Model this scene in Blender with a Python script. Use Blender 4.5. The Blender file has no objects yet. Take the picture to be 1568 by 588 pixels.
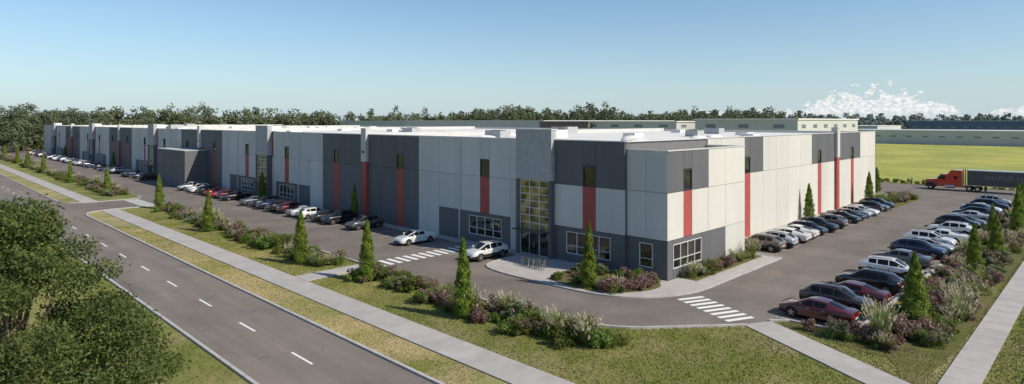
import bpy, bmesh, math, random
import numpy as np
from mathutils import Vector, Matrix
random.seed(7); R=np.random.default_rng(11)
S=bpy.context.scene
COL=S.collection
# ---------------------------------------------------------------- camera
cam=bpy.data.cameras.new("camera"); co=bpy.data.objects.new("camera",cam); COL.objects.link(co)
co.location=(0,0,13.6); co.rotation_euler=(math.radians(90),0,-math.atan2(.7112,.7029))
cam.sensor_width=36; cam.lens=36*945/1568; cam.shift_y=-109/1568; cam.clip_end=20000; cam.clip_start=.1
S.camera=co
S.view_settings.view_transform='Standard'
try: S.view_settings.look='None'
except: pass
S.view_settings.exposure=0
# ---------------------------------------------------------------- materials
def nn(nt,t,**k):
    n=nt.nodes.new(t)
    for a,b in k.items(): setattr(n,a,b)
    return n
def mk(name):
    m=bpy.data.materials.new(name); m.use_nodes=True; nt=m.node_tree; nt.nodes.clear()
    o=nn(nt,'ShaderNodeOutputMaterial'); return m,nt,o
def noise(nt,vec,scale,detail=4,rough=.55):
    n=nn(nt,'ShaderNodeTexNoise'); n.inputs['Scale'].default_value=scale; n.inputs['Detail'].default_value=detail
    n.inputs['Roughness'].default_value=rough
    if vec is not None: nt.links.new(vec,n.inputs['Vector'])
    return n.outputs['Fac']
def ramp(nt,f,p0,p1,c0=(0,0,0),c1=(1,1,1)):
    r=nn(nt,'ShaderNodeValToRGB'); r.color_ramp.elements[0].position=p0; r.color_ramp.elements[1].position=p1
    r.color_ramp.elements[0].color=(*c0,1); r.color_ramp.elements[1].color=(*c1,1); nt.links.new(f,r.inputs[0]); return r.outputs[0]
def mix(nt,f,a,b,mode='MIX'):
    m=nn(nt,'ShaderNodeMix',data_type='RGBA',blend_type=mode)
    for s,v in ((m.inputs[0],f),(m.inputs[6],a),(m.inputs[7],b)):
        if isinstance(v,(int,float)): s.default_value=v
        elif isinstance(v,tuple): s.default_value=(*v,1)
        else: nt.links.new(v,s)
    return m.outputs[2]
def P(name,col,rough=.6,metal=0,var=.12,scale=3,bump=0,bscale=20,spec=.5,coat=0,stretch=None):
    m,nt,o=mk(name); b=nn(nt,'ShaderNodeBsdfPrincipled'); nt.links.new(b.outputs[0],o.inputs[0])
    g=nn(nt,'ShaderNodeNewGeometry').outputs['Position']
    if stretch:
        mp=nn(nt,'ShaderNodeMapping'); mp.inputs['Scale'].default_value=stretch; nt.links.new(g,mp.inputs[0]); gv=mp.outputs[0]
    else: gv=g
    f=noise(nt,gv,scale,5)
    lo=tuple(c*(1-var) for c in col); hi=tuple(min(1,c*(1+var)) for c in col)
    c=ramp(nt,f,.3,.7,lo,hi)
    if stretch:
        ri=nn(nt,'ShaderNodeNewGeometry').outputs['Random Per Island']
        c=mix(nt,1.0,c,ramp(nt,ri,0,1,(.92,.925,.93),(1.04,1.035,1.03)),'MULTIPLY')
        c=mix(nt,1.0,c,ramp(nt,noise(nt,g,5,5,.75),.25,.75,(.95,.95,.95),(1.05,1.05,1.05)),'MULTIPLY')
    nt.links.new(c,b.inputs['Base Color'])
    b.inputs['Roughness'].default_value=rough; b.inputs['Metallic'].default_value=metal
    b.inputs['Specular IOR Level'].default_value=spec; b.inputs['Coat Weight'].default_value=coat
    if bump:
        bp=nn(nt,'ShaderNodeBump'); bp.inputs['Strength'].default_value=bump; bp.inputs['Distance'].default_value=.02
        nt.links.new(noise(nt,g,bscale,3),bp.inputs['Height']); nt.links.new(bp.outputs[0],b.inputs['Normal'])
    return m
def grassmat(name,g1,g2,straw,lo=.42,hi=.66,seed=0,fine=True):
    m,nt,o=mk(name); b=nn(nt,'ShaderNodeBsdfPrincipled'); nt.links.new(b.outputs[0],o.inputs[0])
    g=nn(nt,'ShaderNodeNewGeometry').outputs['Position']
    mp=nn(nt,'ShaderNodeMapping'); mp.inputs['Location'].default_value=(seed,seed*2,0); nt.links.new(g,mp.inputs[0]); g=mp.outputs[0]
    c=mix(nt,ramp(nt,noise(nt,g,.5,6,.65),.35,.65),g1,g2)
    f=ramp(nt,noise(nt,g,.22,8,.7),lo,hi)
    c=mix(nt,f,c,straw)
    # small worn / bare spots
    f4=ramp(nt,noise(nt,g,.9,7,.75),.60,.72)
    c=mix(nt,mth0(nt,f4,.55),c,(.25,.19,.12))
    if fine:
        f2=ramp(nt,noise(nt,g,9,5,.7),.3,.72,(.58,.60,.58),(1.32,1.32,1.32))
        c=mix(nt,1.0,c,f2,'MULTIPLY')
    f3=ramp(nt,noise(nt,g,.05,3,.5),.35,.65,(.8,.85,.8),(1.15,1.1,1.05))
    c=mix(nt,1.0,c,f3,'MULTIPLY')
    nt.links.new(c,b.inputs['Base Color']); b.inputs['Roughness'].default_value=.9; b.inputs['Specular IOR Level'].default_value=.15
    bp=nn(nt,'ShaderNodeBump'); bp.inputs['Strength'].default_value=.5; bp.inputs['Distance'].default_value=.06
    nt.links.new(noise(nt,g,14,4,.7),bp.inputs['Height']); nt.links.new(bp.outputs[0],b.inputs['Normal'])
    return m
def mth0(nt,a,k):
    n=nn(nt,'ShaderNodeMath',operation='MULTIPLY'); nt.links.new(a,n.inputs[0]); n.inputs[1].default_value=k; return n.outputs[0]
def asphaltmat(name,base,seed=0,axis='Y'):
    m,nt,o=mk(name); b=nn(nt,'ShaderNodeBsdfPrincipled'); nt.links.new(b.outputs[0],o.inputs[0])
    g=nn(nt,'ShaderNodeNewGeometry').outputs['Position']
    mp=nn(nt,'ShaderNodeMapping'); mp.inputs['Scale'].default_value=(1,.07,1) if axis=='Y' else (.3,.3,1); mp.inputs['Location'].default_value=(seed,seed,0); nt.links.new(g,mp.inputs[0])
    a=ramp(nt,noise(nt,mp.outputs[0],.9,4),.3,.7,tuple(c*.84 for c in base),tuple(c*1.14 for c in base))
    a=mix(nt,1.0,a,ramp(nt,noise(nt,g,.13,5,.6),.3,.7,(.84,.84,.85),(1.13,1.12,1.1)),'MULTIPLY')
    a=mix(nt,1.0,a,ramp(nt,noise(nt,g,16,4,.8),.25,.75,(.76,.76,.76),(1.24,1.24,1.24)),'MULTIPLY')
    # oil stains
    a=mix(nt,1.0,a,ramp(nt,noise(nt,g,.7,3,.6),.62,.74,(1,1,1),(.80,.79,.78)),'MULTIPLY')
    v=nn(nt,'ShaderNodeTexVoronoi',feature='DISTANCE_TO_EDGE'); v.inputs['Scale'].default_value=.16
    n2=nn(nt,'ShaderNodeTexNoise'); n2.inputs['Scale'].default_value=.8; nt.links.new(g,n2.inputs[0])
    ad=nn(nt,'ShaderNodeMix',data_type='RGBA',blend_type='LINEAR_LIGHT'); ad.inputs[0].default_value=.8; nt.links.new(g,ad.inputs[6]); nt.links.new(n2.outputs['Color'],ad.inputs[7])
    nt.links.new(ad.outputs[2],v.inputs['Vector'])
    a=mix(nt,1.0,a,ramp(nt,v.outputs['Distance'],.0,.006,(.75,.75,.75),(1,1,1)),'MULTIPLY')
    nt.links.new(a,b.inputs['Base Color']); b.inputs['Roughness'].default_value=.85; b.inputs['Specular IOR Level'].default_value=.25
    bp=nn(nt,'ShaderNodeBump'); bp.inputs['Strength'].default_value=.35; bp.inputs['Distance'].default_value=.01
    nt.links.new(noise(nt,g,60,2),bp.inputs['Height']); nt.links.new(bp.outputs[0],b.inputs['Normal'])
    return m
def leafmat(name,c1,c2,c3=None,trans=.3,nscale=.8,randhue=.5):
    m,nt,o=mk(name)
    g=nn(nt,'ShaderNodeNewGeometry'); oi=nn(nt,'ShaderNodeObjectInfo')
    c=mix(nt,g.outputs['Random Per Island'],c1,c2)
    f=ramp(nt,noise(nt,g.outputs['Position'],nscale,4),.35,.65)
    c=mix(nt,f,c,c3 if c3 else tuple(x*.6 for x in c1))
    hs=nn(nt,'ShaderNodeHueSaturation')
    mr=nn(nt,'ShaderNodeMapRange'); mr.inputs['To Min'].default_value=1-.35*randhue; mr.inputs['To Max'].default_value=1+.4*randhue
    nt.links.new(oi.outputs['Random'],mr.inputs[0]); nt.links.new(mr.outputs[0],hs.inputs['Value'])
    mr2=nn(nt,'ShaderNodeMapRange'); mr2.inputs['To Min'].default_value=.5-.04*randhue; mr2.inputs['To Max'].default_value=.5+.03*randhue
    nt.links.new(oi.outputs['Random'],mr2.inputs[0]); nt.links.new(mr2.outputs[0],hs.inputs['Hue']); nt.links.new(c,hs.inputs['Color'])
    d=nn(nt,'ShaderNodeBsdfPrincipled'); d.inputs['Roughness'].default_value=.6; d.inputs['Specular IOR Level'].default_value=.25
    t=nn(nt,'ShaderNodeBsdfTranslucent'); nt.links.new(hs.outputs[0],d.inputs['Base Color']); nt.links.new(hs.outputs[0],t.inputs[0])
    ms=nn(nt,'ShaderNodeMixShader'); ms.inputs[0].default_value=trans
    nt.links.new(d.outputs[0],ms.inputs[1]); nt.links.new(t.outputs[0],ms.inputs[2]); nt.links.new(ms.outputs[0],o.inputs[0])
    return m
M={}
M['grass']=grassmat('grass',(.165,.185,.045),(.215,.225,.06),(.34,.28,.14),.44,.68)
M['verge']=grassmat('verge_grass',(.20,.22,.05),(.26,.26,.08),(.42,.34,.19),.36,.58,13)
M['field']=grassmat('field_grass',(.32,.34,.07),(.38,.39,.10),(.43,.40,.15),.45,.7,31)
M['far']=grassmat('far_grass',(.17,.20,.07),(.20,.22,.08),(.27,.26,.13),.45,.7,5)
M['mulch']=grassmat('mulch',(.11,.12,.035),(.15,.155,.045),(.16,.125,.07),.42,.6,9)
M['road']=asphaltmat('road_asphalt',(.205,.176,.152),3)
M['lot']=asphaltmat('parking_asphalt',(.185,.160,.140),8,'X')
M['concrete']=P('concrete',(.41,.385,.36),.85,var=.1,scale=.8,bump=.2,bscale=30)
M['kerb']=P('kerb_concrete',(.42,.40,.38),.85,var=.15,scale=1.5)
M['paint']=P('road_paint',(.75,.75,.73),.6,var=.16,scale=7)
M['paint2']=P('stall_paint',(.48,.47,.45),.6,var=.25,scale=5)
M['light']=P('light_grey_wall',(.56,.55,.525),.75,var=.06,scale=.5,bump=.15,bscale=60,stretch=(1,1,.2))
M['cream']=P('cream_wall',(.585,.565,.51),.75,var=.045,scale=.5,bump=.15,bscale=60,stretch=(1,1,.2))
M['dark']=P('dark_grey_wall',(.115,.115,.12),.7,var=.10,scale=.6,bump=.15,bscale=60,stretch=(1,1,.2))
M['mid']=P('mid_grey_wall',(.38,.385,.385),.75,var=.16,scale=2.2,bump=.5,bscale=18)
M['red']=P('red_wall',(.36,.068,.055),.65,var=.08,scale=.8)
M['seam']=P('seam',(.14,.14,.14),.9)
M['roof']=P('white_roof',(.72,.70,.65),.7,var=.06,scale=.15)
M['coping']=P('coping_metal',(.60,.60,.58),.4,var=.04)
M['frame']=P('window_frame',(.62,.62,.6),.4,var=.03)
M['dframe']=P('dark_frame',(.05,.05,.055),.4,var=.03)
M['steel']=P('steel',(.5,.5,.5),.35,.9,var=.05)
def glassmat(name,col,warm,sc=.7):
    m,nt,o=mk(name); b=nn(nt,'ShaderNodeBsdfPrincipled'); nt.links.new(b.outputs[0],o.inputs[0])
    g=nn(nt,'ShaderNodeNewGeometry').outputs['Position']
    nt.links.new(ramp(nt,noise(nt,g,sc,3),.4,.62,col,warm),b.inputs['Base Color'])
    b.inputs['Roughness'].default_value=.03; b.inputs['IOR'].default_value=1.7; b.inputs['Specular IOR Level'].default_value=.7
    b.inputs['Metallic'].default_value=.2
    bp=nn(nt,'ShaderNodeBump'); bp.inputs['Strength'].default_value=.12; bp.inputs['Distance'].default_value=.05
    nt.links.new(noise(nt,g,.8,1),bp.inputs['Height']); nt.links.new(bp.outputs[0],b.inputs['Normal'])
    return m
M['glass']=glassmat('window_glass',(.010,.011,.013),(.055,.05,.035))
M['eglass']=glassmat('entrance_glass',(.06,.055,.025),(.42,.33,.12),.9)  # warm reflections are painted in as a tint of the glass colour
# ---------------------------------------------------------------- mesh helpers
def obj(name,me,parent=None,loc=None,rot=0,scale=None):
    o=bpy.data.objects.new(name,me); COL.objects.link(o)
    if parent: o.parent=parent
    if loc is not None: o.location=loc
    if rot: o.rotation_euler=(0,0,rot)
    if scale is not None: o.scale=scale if hasattr(scale,'__len__') else (scale,)*3
    return o
def npmesh(name,V,F,mats,mi=None,smooth=False):
    V=np.asarray(V,dtype=np.float32).reshape(-1,3); F=np.asarray(F,dtype=np.int32); k=F.shape[1]
    me=bpy.data.meshes.new(name); me.vertices.add(len(V)); me.vertices.foreach_set('co',V.ravel())
    me.loops.add(F.size); me.loops.foreach_set('vertex_index',F.ravel())
    me.polygons.add(len(F)); me.polygons.foreach_set('loop_start',np.arange(0,F.size,k,dtype=np.int32))
    for m in mats: me.materials.append(m)
    if mi is not None: me.polygons.foreach_set('material_index',np.asarray(mi,dtype=np.int32))
    me.polygons.foreach_set('use_smooth',np.full(len(F),smooth))
    me.update(calc_edges=True); me.validate(); return me
class Boxes:
    def __init__(s): s.d={}
    def add(s,m,x0,x1,y0,y1,z0,z1):
        if x1<x0:x0,x1=x1,x0
        if y1<y0:y0,y1=y1,y0
        s.d.setdefault(m,[]).append((x0,x1,y0,y1,z0,z1))
    def build(s,parent,names={}):
        for m,L in s.d.items():
            V=[];F=[]
            for (x0,x1,y0,y1,z0,z1) in L:
                b=len(V); V+=[(x0,y0,z0),(x1,y0,z0),(x1,y1,z0),(x0,y1,z0),(x0,y0,z1),(x1,y0,z1),(x1,y1,z1),(x0,y1,z1)]
                F+=[(b,b+3,b+2,b+1),(b+4,b+5,b+6,b+7),(b,b+1,b+5,b+4),(b+1,b+2,b+6,b+5),(b+2,b+3,b+7,b+6),(b+3,b,b+4,b+7)]
            obj(names.get(m,m+'_parts'),npmesh(m,V,F,[M[m]]),parent)
def sheet(name,pts,z,mat):
    bm=bmesh.new(); f=bm.faces.new([bm.verts.new((x,y,z)) for x,y in pts])
    f.normal_update()
    if f.normal.z<0: f.normal_flip()
    bmesh.ops.triangulate(bm,faces=[f]); me=bpy.data.meshes.new(name); bm.to_mesh(me); bm.free(); me.materials.append(mat)
    return obj(name,me)
def slab(name,pts,z0,z1,mat):
    bm=bmesh.new(); f=bm.faces.new([bm.verts.new((x,y,z0)) for x,y in pts]); f.normal_update()
    if f.normal.z<0: f.normal_flip()
    r=bmesh.ops.extrude_face_region(bm,geom=[f]); 
    for v in r['geom']:
        if isinstance(v,bmesh.types.BMVert): v.co.z=z1
    bmesh.ops.triangulate(bm,faces=bm.faces[:]); bmesh.ops.recalc_face_normals(bm,faces=bm.faces[:])
    me=bpy.data.meshes.new(name); bm.to_mesh(me); bm.free(); me.materials.append(mat); return obj(name,me)
def rect(x0,x1,y0,y1): return [(x0,y0),(x1,y0),(x1,y1),(x0,y1)]
def smooth_pts(pts,n=6):
    out=[]; L=len(pts)
    for i in range(L-1):
        p0=pts[max(i-1,0)];p1=pts[i];p2=pts[i+1];p3=pts[min(i+2,L-1)]
        for k in range(n):
            t=k/n; out.append(tuple(.5*((2*p1[j])+(-p0[j]+p2[j])*t+(2*p0[j]-5*p1[j]+4*p2[j]-p3[j])*t*t+(-p0[j]+3*p1[j]-3*p2[j]+p3[j])*t**3) for j in (0,1)))
    out.append(pts[-1]); return out
def kerb(pts,w=.2,h=.13,name='kerb'):
    n=len(pts); V=[];F=[]
    for i,(x,y) in enumerate(pts):
        a=pts[max(i-1,0)]; b=pts[min(i+1,n-1)]; d=Vector((b[0]-a[0],b[1]-a[1])).normalized(); nx,ny=-d.y*w/2,d.x*w/2
        V+=[(x+nx,y+ny,-.05),(x+nx,y+ny,h),(x-nx,y-ny,h),(x-nx,y-ny,-.05)]
    for i in range(n-1):
        b=i*4
        for k in range(3): F.append((b+k,b+k+1,b+k+5,b+k+4))
    F.append((0,1,2,3)); e=(n-1)*4; F.append((e+3,e+2,e+1,e))
    return obj(name,npmesh(name,V,F,[M['kerb']]))
# ---------------------------------------------------------------- ground & paving
sheet('ground',rect(-3000,9000,-6000,9000),0,M['grass'])
sheet('field',rect(156,418,-200,118),.012,M['field'])
sheet('distant_meadow',[(422,-900),(3000,-900),(3000,1500),(422,600)],.012,M['far'])
sheet('verge_grass',rect(20.1,22.55,-60,400),.006,M['verge'])
sheet('road',rect(13.4,19.9,-80,600),.012,M['road'])
sheet('cross_road',rect(20,400,-12,3.4),.012,M['road'])
kerb([(20,3.5),(400,3.5)],.2,.1)
for y in np.arange(33.4-7.65*12,560,7.65):
    if abs(y)<600: sheet('lane_marking',rect(16.6,16.75,y-1.25,y+1.25),.017,M['paint'])
dw=(110,122)
kerb([(13.3,-80),(13.3,600)])
curve=smooth_pts([(31.8,34),(31.85,29.5),(32.6,25.8),(34.2,22.9),(36.6,20.7),(40.1,17.7)],6)
left=[(31.8,420)]+curve
start=[(42.0,17.0),(43.0,16.0),(43.2,12.2)]
plaza=smooth_pts([(62,23.9),(50,23.9),(46.3,23.9),(43.6,24.4),(40.8,26.0),(39.2,28.4),(38.6,31.5),(38.5,36),(38.6,40),(39.4,42.2),(41.2,43.0),(45.0,43.2)],5)
poly=left+start+[(131,12),(135,10),(137,6),(137,3.4),(154,3.4),(154,70),(128,70),(128,31),(126,29.8),(62,29.8)]+plaza+[(45.0,420)]
sheet('parking_lot',poly,.012,M['lot'])
kerb([(31.7,dw[0]-5)]+[(31.7,34)]+curve,.2)
kerb([(31.7,dw[1]+5),(31.7,420)],.2)
kerb(start[:]+[(131,12),(135,10),(137,6)],.2)
kerb([(62,29.8)]+plaza,.22,.13)
kerb([(62,29.9),(126,29.9)],.2); kerb([(45,43.3),(45,420)],.2)
sheet('driveway',smooth_pts([(19.9,105),(21,108.6),(24,110)],5)+smooth_pts([(29,110),(31.3,108.5),(31.8,105)],5)+smooth_pts([(31.8,127),(31.3,123.4),(29,122)],5)+smooth_pts([(24,122),(21,123.3),(19.9,127)],5),.016,M['lot'])
kerb(smooth_pts([(20,105),(21,108.6),(24,110)],5)+smooth_pts([(29,110),(31.3,108.5),(31.7,105)],5))
kerb(smooth_pts([(31.7,127),(31.3,123.4),(29,122)],5)+smooth_pts([(24,122),(21,123.3),(20,127)],5))
kerb([(20,-80),(20,105)]); kerb([(20,127),(20,600)])
def walk(name,a,b,w,step=1.8,z=.07):
    a=Vector(a);b=Vector(b);L=(b-a).length;d=(b-a)/L;n=Vector((-d.y,d.x))*w/2; k=max(1,int(L/step)); V=[];F=[]
    for i in range(k):
        p=a+d*(L*i/k+.012); q=a+d*(L*(i+1)/k-.012); z1=z+random.uniform(-.003,.003); bb=len(V)
        for zz in (-.02,z1):
            for c in (p-n,q-n,q+n,p+n): V.append((c.x,c.y,zz))
        F+=[(bb+4,bb+5,bb+6,bb+7),(bb,bb+1,bb+5,bb+4),(bb+1,bb+2,bb+6,bb+5),(bb+2,bb+3,bb+7,bb+6),(bb+3,bb,bb+4,bb+7)]
    return obj(name,npmesh(name,V,F,[M['walkway']]))
M['walkway']=P('sidewalk_concrete',(.41,.385,.36),.85,var=.1,scale=.8,bump=.2,bscale=30,stretch=(1,1,1))
walk('sidewalk',(23.75,-60),(23.75,109.9),2.3); walk('sidewalk',(23.75,122.1),(23.75,420),2.3)
walk('footpath',(24.92,50.2),(31.6,50.2),2.2)
walk('footpath',(41.0,17.4),(33.0,2.0+.6),2.2)
walk('sidewalk',(37.6,5.95),(130,5.95),1.6)
walk('sidewalk',(62.1,30.6),(127,30.6),1.3)
walk('sidewalk',(45.68,43.4),(45.68,330),1.16)
pl=plaza[:]+[(46.2,43.2),(46.2,27.2),(62,27.2)]
slab('entrance_plaza',pl,.0,.09,M['concrete'])
bed1=smooth_pts([(39.9,35.0),(39.3,33),(39.2,30.8),(39.9,28.8),(41.2,27.5),(43.0,26.7),(44.6,26.9),(45.4,28.2),(45.6,31),(45.5,34),(44.5,35.3),(42,35.6),(39.9,35.0)],5)
slab('planting_bed',bed1[:-1],.09,.14,M['mulch'])
slab('planting_bed',rect(48,61.4,25.5,27.1),.09,.14,M['mulch'])
sheet('planting_bed',smooth_pts([(40.9,13),(42.0,16.2),(42.95,15.8),(43.1,12),(60,11.8),(131,11.8),(131,7.0),(44,7.0),(40.5,9.6),(40.9,13)],4)[:-1],.02,M['mulch'])
sheet('planting_bed',[(110,25),(127,25),(127,29.7),(112,29.7)],.022,M['mulch'])
def crosswalk(a,b,w,n,bar=.5):
    a=Vector(a);b=Vector(b);d=(b-a).normalized();L=(b-a).length;nn_=Vector((-d.y,d.x))*w/2;V=[];F=[]
    for i in range(n):
        c=a+d*(L*(i+.5)/n); k=len(V)
        for p in (c-d*bar/2-nn_,c+d*bar/2-nn_,c+d*bar/2+nn_,c-d*bar/2+nn_): V.append((p.x,p.y,.02))
        F.append((k,k+1,k+2,k+3))
    obj('crosswalk',npmesh('crosswalk',V,F,[M['paint']]))
crosswalk((43.4,23.8),(40.9,18.3),2.3,8,.40)
crosswalk((32.2,50.2),(44.6,50.2),2.3,13,.5)
crosswalk((29.5,110.8),(29.5,121.5),2.2,11,.5)
V=[];F=[]
def line(x0,x1,y0,y1):
    k=len(V); V.extend([(x0,y0,.018),(x1,y0,.018),(x1,y1,.018),(x0,y1,.018)]); F.append((k,k+1,k+2,k+3))
y=53.0
while y<325: line(40,44.8,y-.06,y+.06); y+=2.8
for x in np.arange(63.4,110,2.8): line(x-.06,x+.06,24.8,29.7)
for x in np.arange(43.4,131,2.8): line(x-.06,x+.06,12.2,17.1)
line(40,44.8,46.1,46.2); line(40,44.8,48.5,48.6)
obj('parking_marking',npmesh('pm',V,F,[M['paint2']]))
# drain covers and manholes
def manhole(x,y,r=.32,z=.019):
    V=[(x,y,z)]+[(x+r*math.cos(t*math.pi/8),y+r*math.sin(t*math.pi/8),z) for t in range(16)]
    F=[(0,i+1,(i+1)%16+1) for i in range(16)]; obj('manhole_cover',npmesh('manhole_cover',V,F,[M['seam']]))
for x,y in ((18.3,44),(15.0,72),(36,33),(35.5,62),(54,21),(36,88),(80,20.5)): manhole(x,y)
# ---------------------------------------------------------------- main building
def empty(name):
    e=bpy.data.objects.new(name,None); COL.objects.link(e); return e
B=empty('warehouse_building'); bx=Boxes()
def fb(ax,pl,m,s0,s1,z0,z1,d0,d1):
    if ax=='L': bx.add(m,pl+d0,pl+d1,s0,s1,z0,z1)
    else: bx.add(m,s0,s1,pl+d0,pl+d1,z0,z1)
G=.018
def pan(ax,pl,m,s0,s1,z0,z1): fb(ax,pl,m,s0+G,s1-G,z0+G,z1-G,0,.14)
def win(ax,pl,s0,s1,z0,z1,n=1,fr='frame',rows=1,gl='glass'):
    fb(ax,pl,gl,s0,s1,z0,z1,.07,.135)
    t=.07
    fb(ax,pl,fr,s0,s1,z0,z0+t,-.03,.068); fb(ax,pl,fr,s0,s1,z1-t,z1,-.03,.068)
    for i in range(n+1):
        c=s0+(s1-s0)*i/n; a=max(s0,min(c-t/2,s1-t)); fb(ax,pl,fr,a,a+t,z0+t,z1-t,-.027,.066)
    for j in range(1,rows):
        zz=z0+(z1-z0)*.36*j; fb(ax,pl,fr,s0+t,s1-t,zz-.025,zz+.025,-.02,.064)
def redcol(ax,pl,c,top,zr0,upper,w=1.5):
    pan(ax,pl,'red',c-w/2,c+w/2,zr0,7.45); win(ax,pl,c-w/2+.03,c+w/2-.03,7.47,9.35,1,'dframe'); pan(ax,pl,upper,c-w/2,c+w/2,9.37,top)
def cols(ax,pl,s,zs,ms):
    for a,b in zip(s[:-1],s[1:]):
        for (z0,z1),m in zip(zip(zs[:-1],zs[1:]),ms): pan(ax,pl,m,a,b,z0,z1)
def base(ax,pl,s0,s1,w0,w1,n,m='dark',top=3.4):
    pan(ax,pl,m,s0,w0,.0,top); pan(ax,pl,m,w1,s1,0,top); pan(ax,pl,m,w0,w1,0,.88); pan(ax,pl,m,w0,w1,3.02,top); win(ax,pl,w0+.02,w1-.02,.9,3.0,n,rows=2)
TOP=11.7; XL=46.3
def coping(ax,pl,s0,s1,z): fb(ax,pl,'coping',s0,s1,z,z+.09,-.06,.34)
def tower(c):
    pl=XL-.8
    fb('L',pl,'mid',c-2.4,c+2.4,7.7,12.7,0,.78)
    fb('L',pl,'dark',c-2.4,c-2.0,0,7.68,0,.78); fb('L',pl,'dark',c+2.0,c+2.4,0,7.68,0,.78)
    fb('L',pl,'coping',c-2.45,c+2.45,12.7,12.8,-.05,.9)
    fb('L',pl,'roof',c-2.4,c+2.4,11.9,12.7,.79,2.5)
    g=pl+.25
    bx.add('eglass',g,g+.1,c-2,c+2,2.6,7.68); bx.add('glass',g,g+.1,c-2,c+2,.1,2.6)
    for i in range(4):
        a=c-2+4*i/3; a=min(max(a-.04,c-2),c+1.92); bx.add('frame',g-.08,g-.002,a,a+.08,.1,7.66)
    for z in (.1,2.55,3.3,4.05,4.8,5.5,6.2,6.9,7.58): bx.add('frame',g-.075,g-.003,c-1.99,c+1.99,z,z+.07)
    bx.add('dframe',g-.11,g-.09,c-.62,c-.56,.12,2.5); bx.add('dframe',g-.11,g-.09,c+.56,c+.62,.12,2.5); bx.add('dframe',g-.11,g-.09,c-.02,c+.02,.12,2.5)
    bx.add('steel',g-.16,g-.12,c-.12,c-.08,.9,1.4); bx.add('steel',g-.16,g-.12,c+.08,c+.12,.9,1.4)
    bx.add('dframe',pl-.9,pl-.02,c-2.1,c+2.1,2.6,2.72)
def half(c,sg,dark_to=32):
    def S_(a,b): return tuple(sorted((c+sg*a,c+sg*b)))
    def q(m,a,b,z0,z1): s=S_(a,b); pan('L',XL,m,s[0],s[1],z0,z1)
    for a,b in ((2.4,4),(4,7.25),(8.75,12),(12,16)):
        if a>=4:
            q('light',a,b,3.4,7.45); q('light',a,b,7.45,TOP)
    q('red',2.4,2.9,7.45,TOP-.6) ; q('light',2.9,4,7.45,TOP); q('light',2.9,4,0,7.45); q('light',2.4,2.9,0,7.45)
    s=S_(4,16); w=S_(5.3,10.6); base('L',XL,s[0],s[1],w[0],w[1],4)
    redcol('L',XL,c+sg*8,TOP,3.4,'light')
    q('light',16,20,0,7.45); q('light',16,20,7.45,TOP)
    for a,b in ((20,23.25),(24.75,28.2),(28.2,31.4)):
        q('dark',a,b,0,7.45); q('dark',a,b,7.45,TOP)
    redcol('L',XL,c+sg*24,TOP,0,'dark')
Cs=[42,106,170,234,298]
YE=322.5
for c in Cs:
    tower(c)
    if c!=42: half(c,-1)
    if c!=298: half(c,1)
    if c!=298:
        p=c+32
        fb('L',XL-.45,'red',p-.6,p+.6,0,8.0,.1,.6); fb('L',XL-.45,'light',p-.6,p+.6,8.0,12.5,0,.9); fb('L',XL-.45,'coping',p-.65,p+.65,12.5,12.6,-.05,.95)
        fb('L',XL-.45,'dframe',p-.15,p+.15,9.2,9.5,-.15,-.002)
        for s_ in (-19.8,19.8): fb('L',XL,'coping',p+s_-.06,p+s_+.06,.1,11.5,-.12,-.003)
cols('L',XL,[300.4,304,308,312,316,319,YE],[0,7.45,TOP],['light','light'])
XB=46.0
cols('L',XB,[31.4,34.6],[3.4,7.45,TOP],['light','dark']); cols('L',XB,[36.1,39.6],[3.4,7.45,TOP],['light','dark'])
redcol('L',XB,35.35,TOP,3.4,'dark'); base('L',XB,31.4,39.6,32.9,38.1,4)
bx.add('dark',46.15,46.9,31.38,39.6,0.01,TOP-.01)
coping('L',XB,31.35,39.6,TOP)
PT=11.0
cols('L',XL,[27.3,29.4,31.38],[3.4,7.45,PT],['light','light']); base('L',XL,27.3,31.38,28.7,30.1,1)
YP=27.3
cols('R',YP,[46.3,49.0],[3.4,7.45,PT],['cream','dark']); cols('R',YP,[50.5,53.6],[3.4,7.45,PT],['cream','dark'])
redcol('R',YP,49.75,PT,3.4,'dark'); base('R',YP,46.3,57,47.2,52.2,4)
cols('R',YP,[53.6,57],[3.4,7.45,PT],['cream','cream']); cols('R',YP,[57,61.3],[0,3.4,7.45,PT],['cream','cream','cream'])
bx.add('seam',46.42,61.2,27.42,31.6,0,PT-.3); bx.add('roof',46.6,61.0,27.6,31.4,PT-.3,PT-.25)
bx.add('cream',61.2,61.3,27.32,31.4,0,PT-.01)
coping('L',XL,27.2,31.34,PT); coping('R',YP,46.65,61.35,PT)
bx.add('coping',61.0,61.35,27.65,31.4,PT,PT+.09)
YR=31.3
cols('R',YR,[61.3,64.5,67.5,70.3],[0,7.45,TOP],['cream','cream']); redcol('R',YR,71.05,TOP,0,'dark')
cols('R',YR,[71.8,75.5],[0,7.45,TOP],['cream','dark'])
cols('R',YR,[75.5,79.5,83.5,87.7,92.2],[0,7.45,TOP],['cream','cream'])
cols('R',YR,[92.2,94.6],[0,7.45,TOP],['cream','dark']); redcol('R',YR,95.35,TOP,0,'dark'); cols('R',YR,[96.1,99,101.9],[0,7.45,TOP],['cream','dark'])
fb('R',YR-.45,'red',101.9,103.1,0,8,.1,.6); fb('R',YR-.45,'cream',101.9,103.1,8,12.5,0,.9); fb('R',YR-.45,'coping',101.85,103.15,12.5,12.6,-.05,.95)
cols('R',YR,[103.1,106,109.9],[0,7.45,TOP],['cream','dark']); redcol('R',YR,110.65,TOP,0,'dark'); cols('R',YR,[111.4,115],[0,7.45,TOP],['cream','dark'])
cols('R',YR,[115,119.5,124],[0,7.45,TOP],['cream','cream'])
coping('R',YR,46.1,124,TOP)
coping('L',XL,39.6,YE,TOP)
bx.add('seam',46.42,123.9,31.42,YE-.1,0,11.2)
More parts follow.
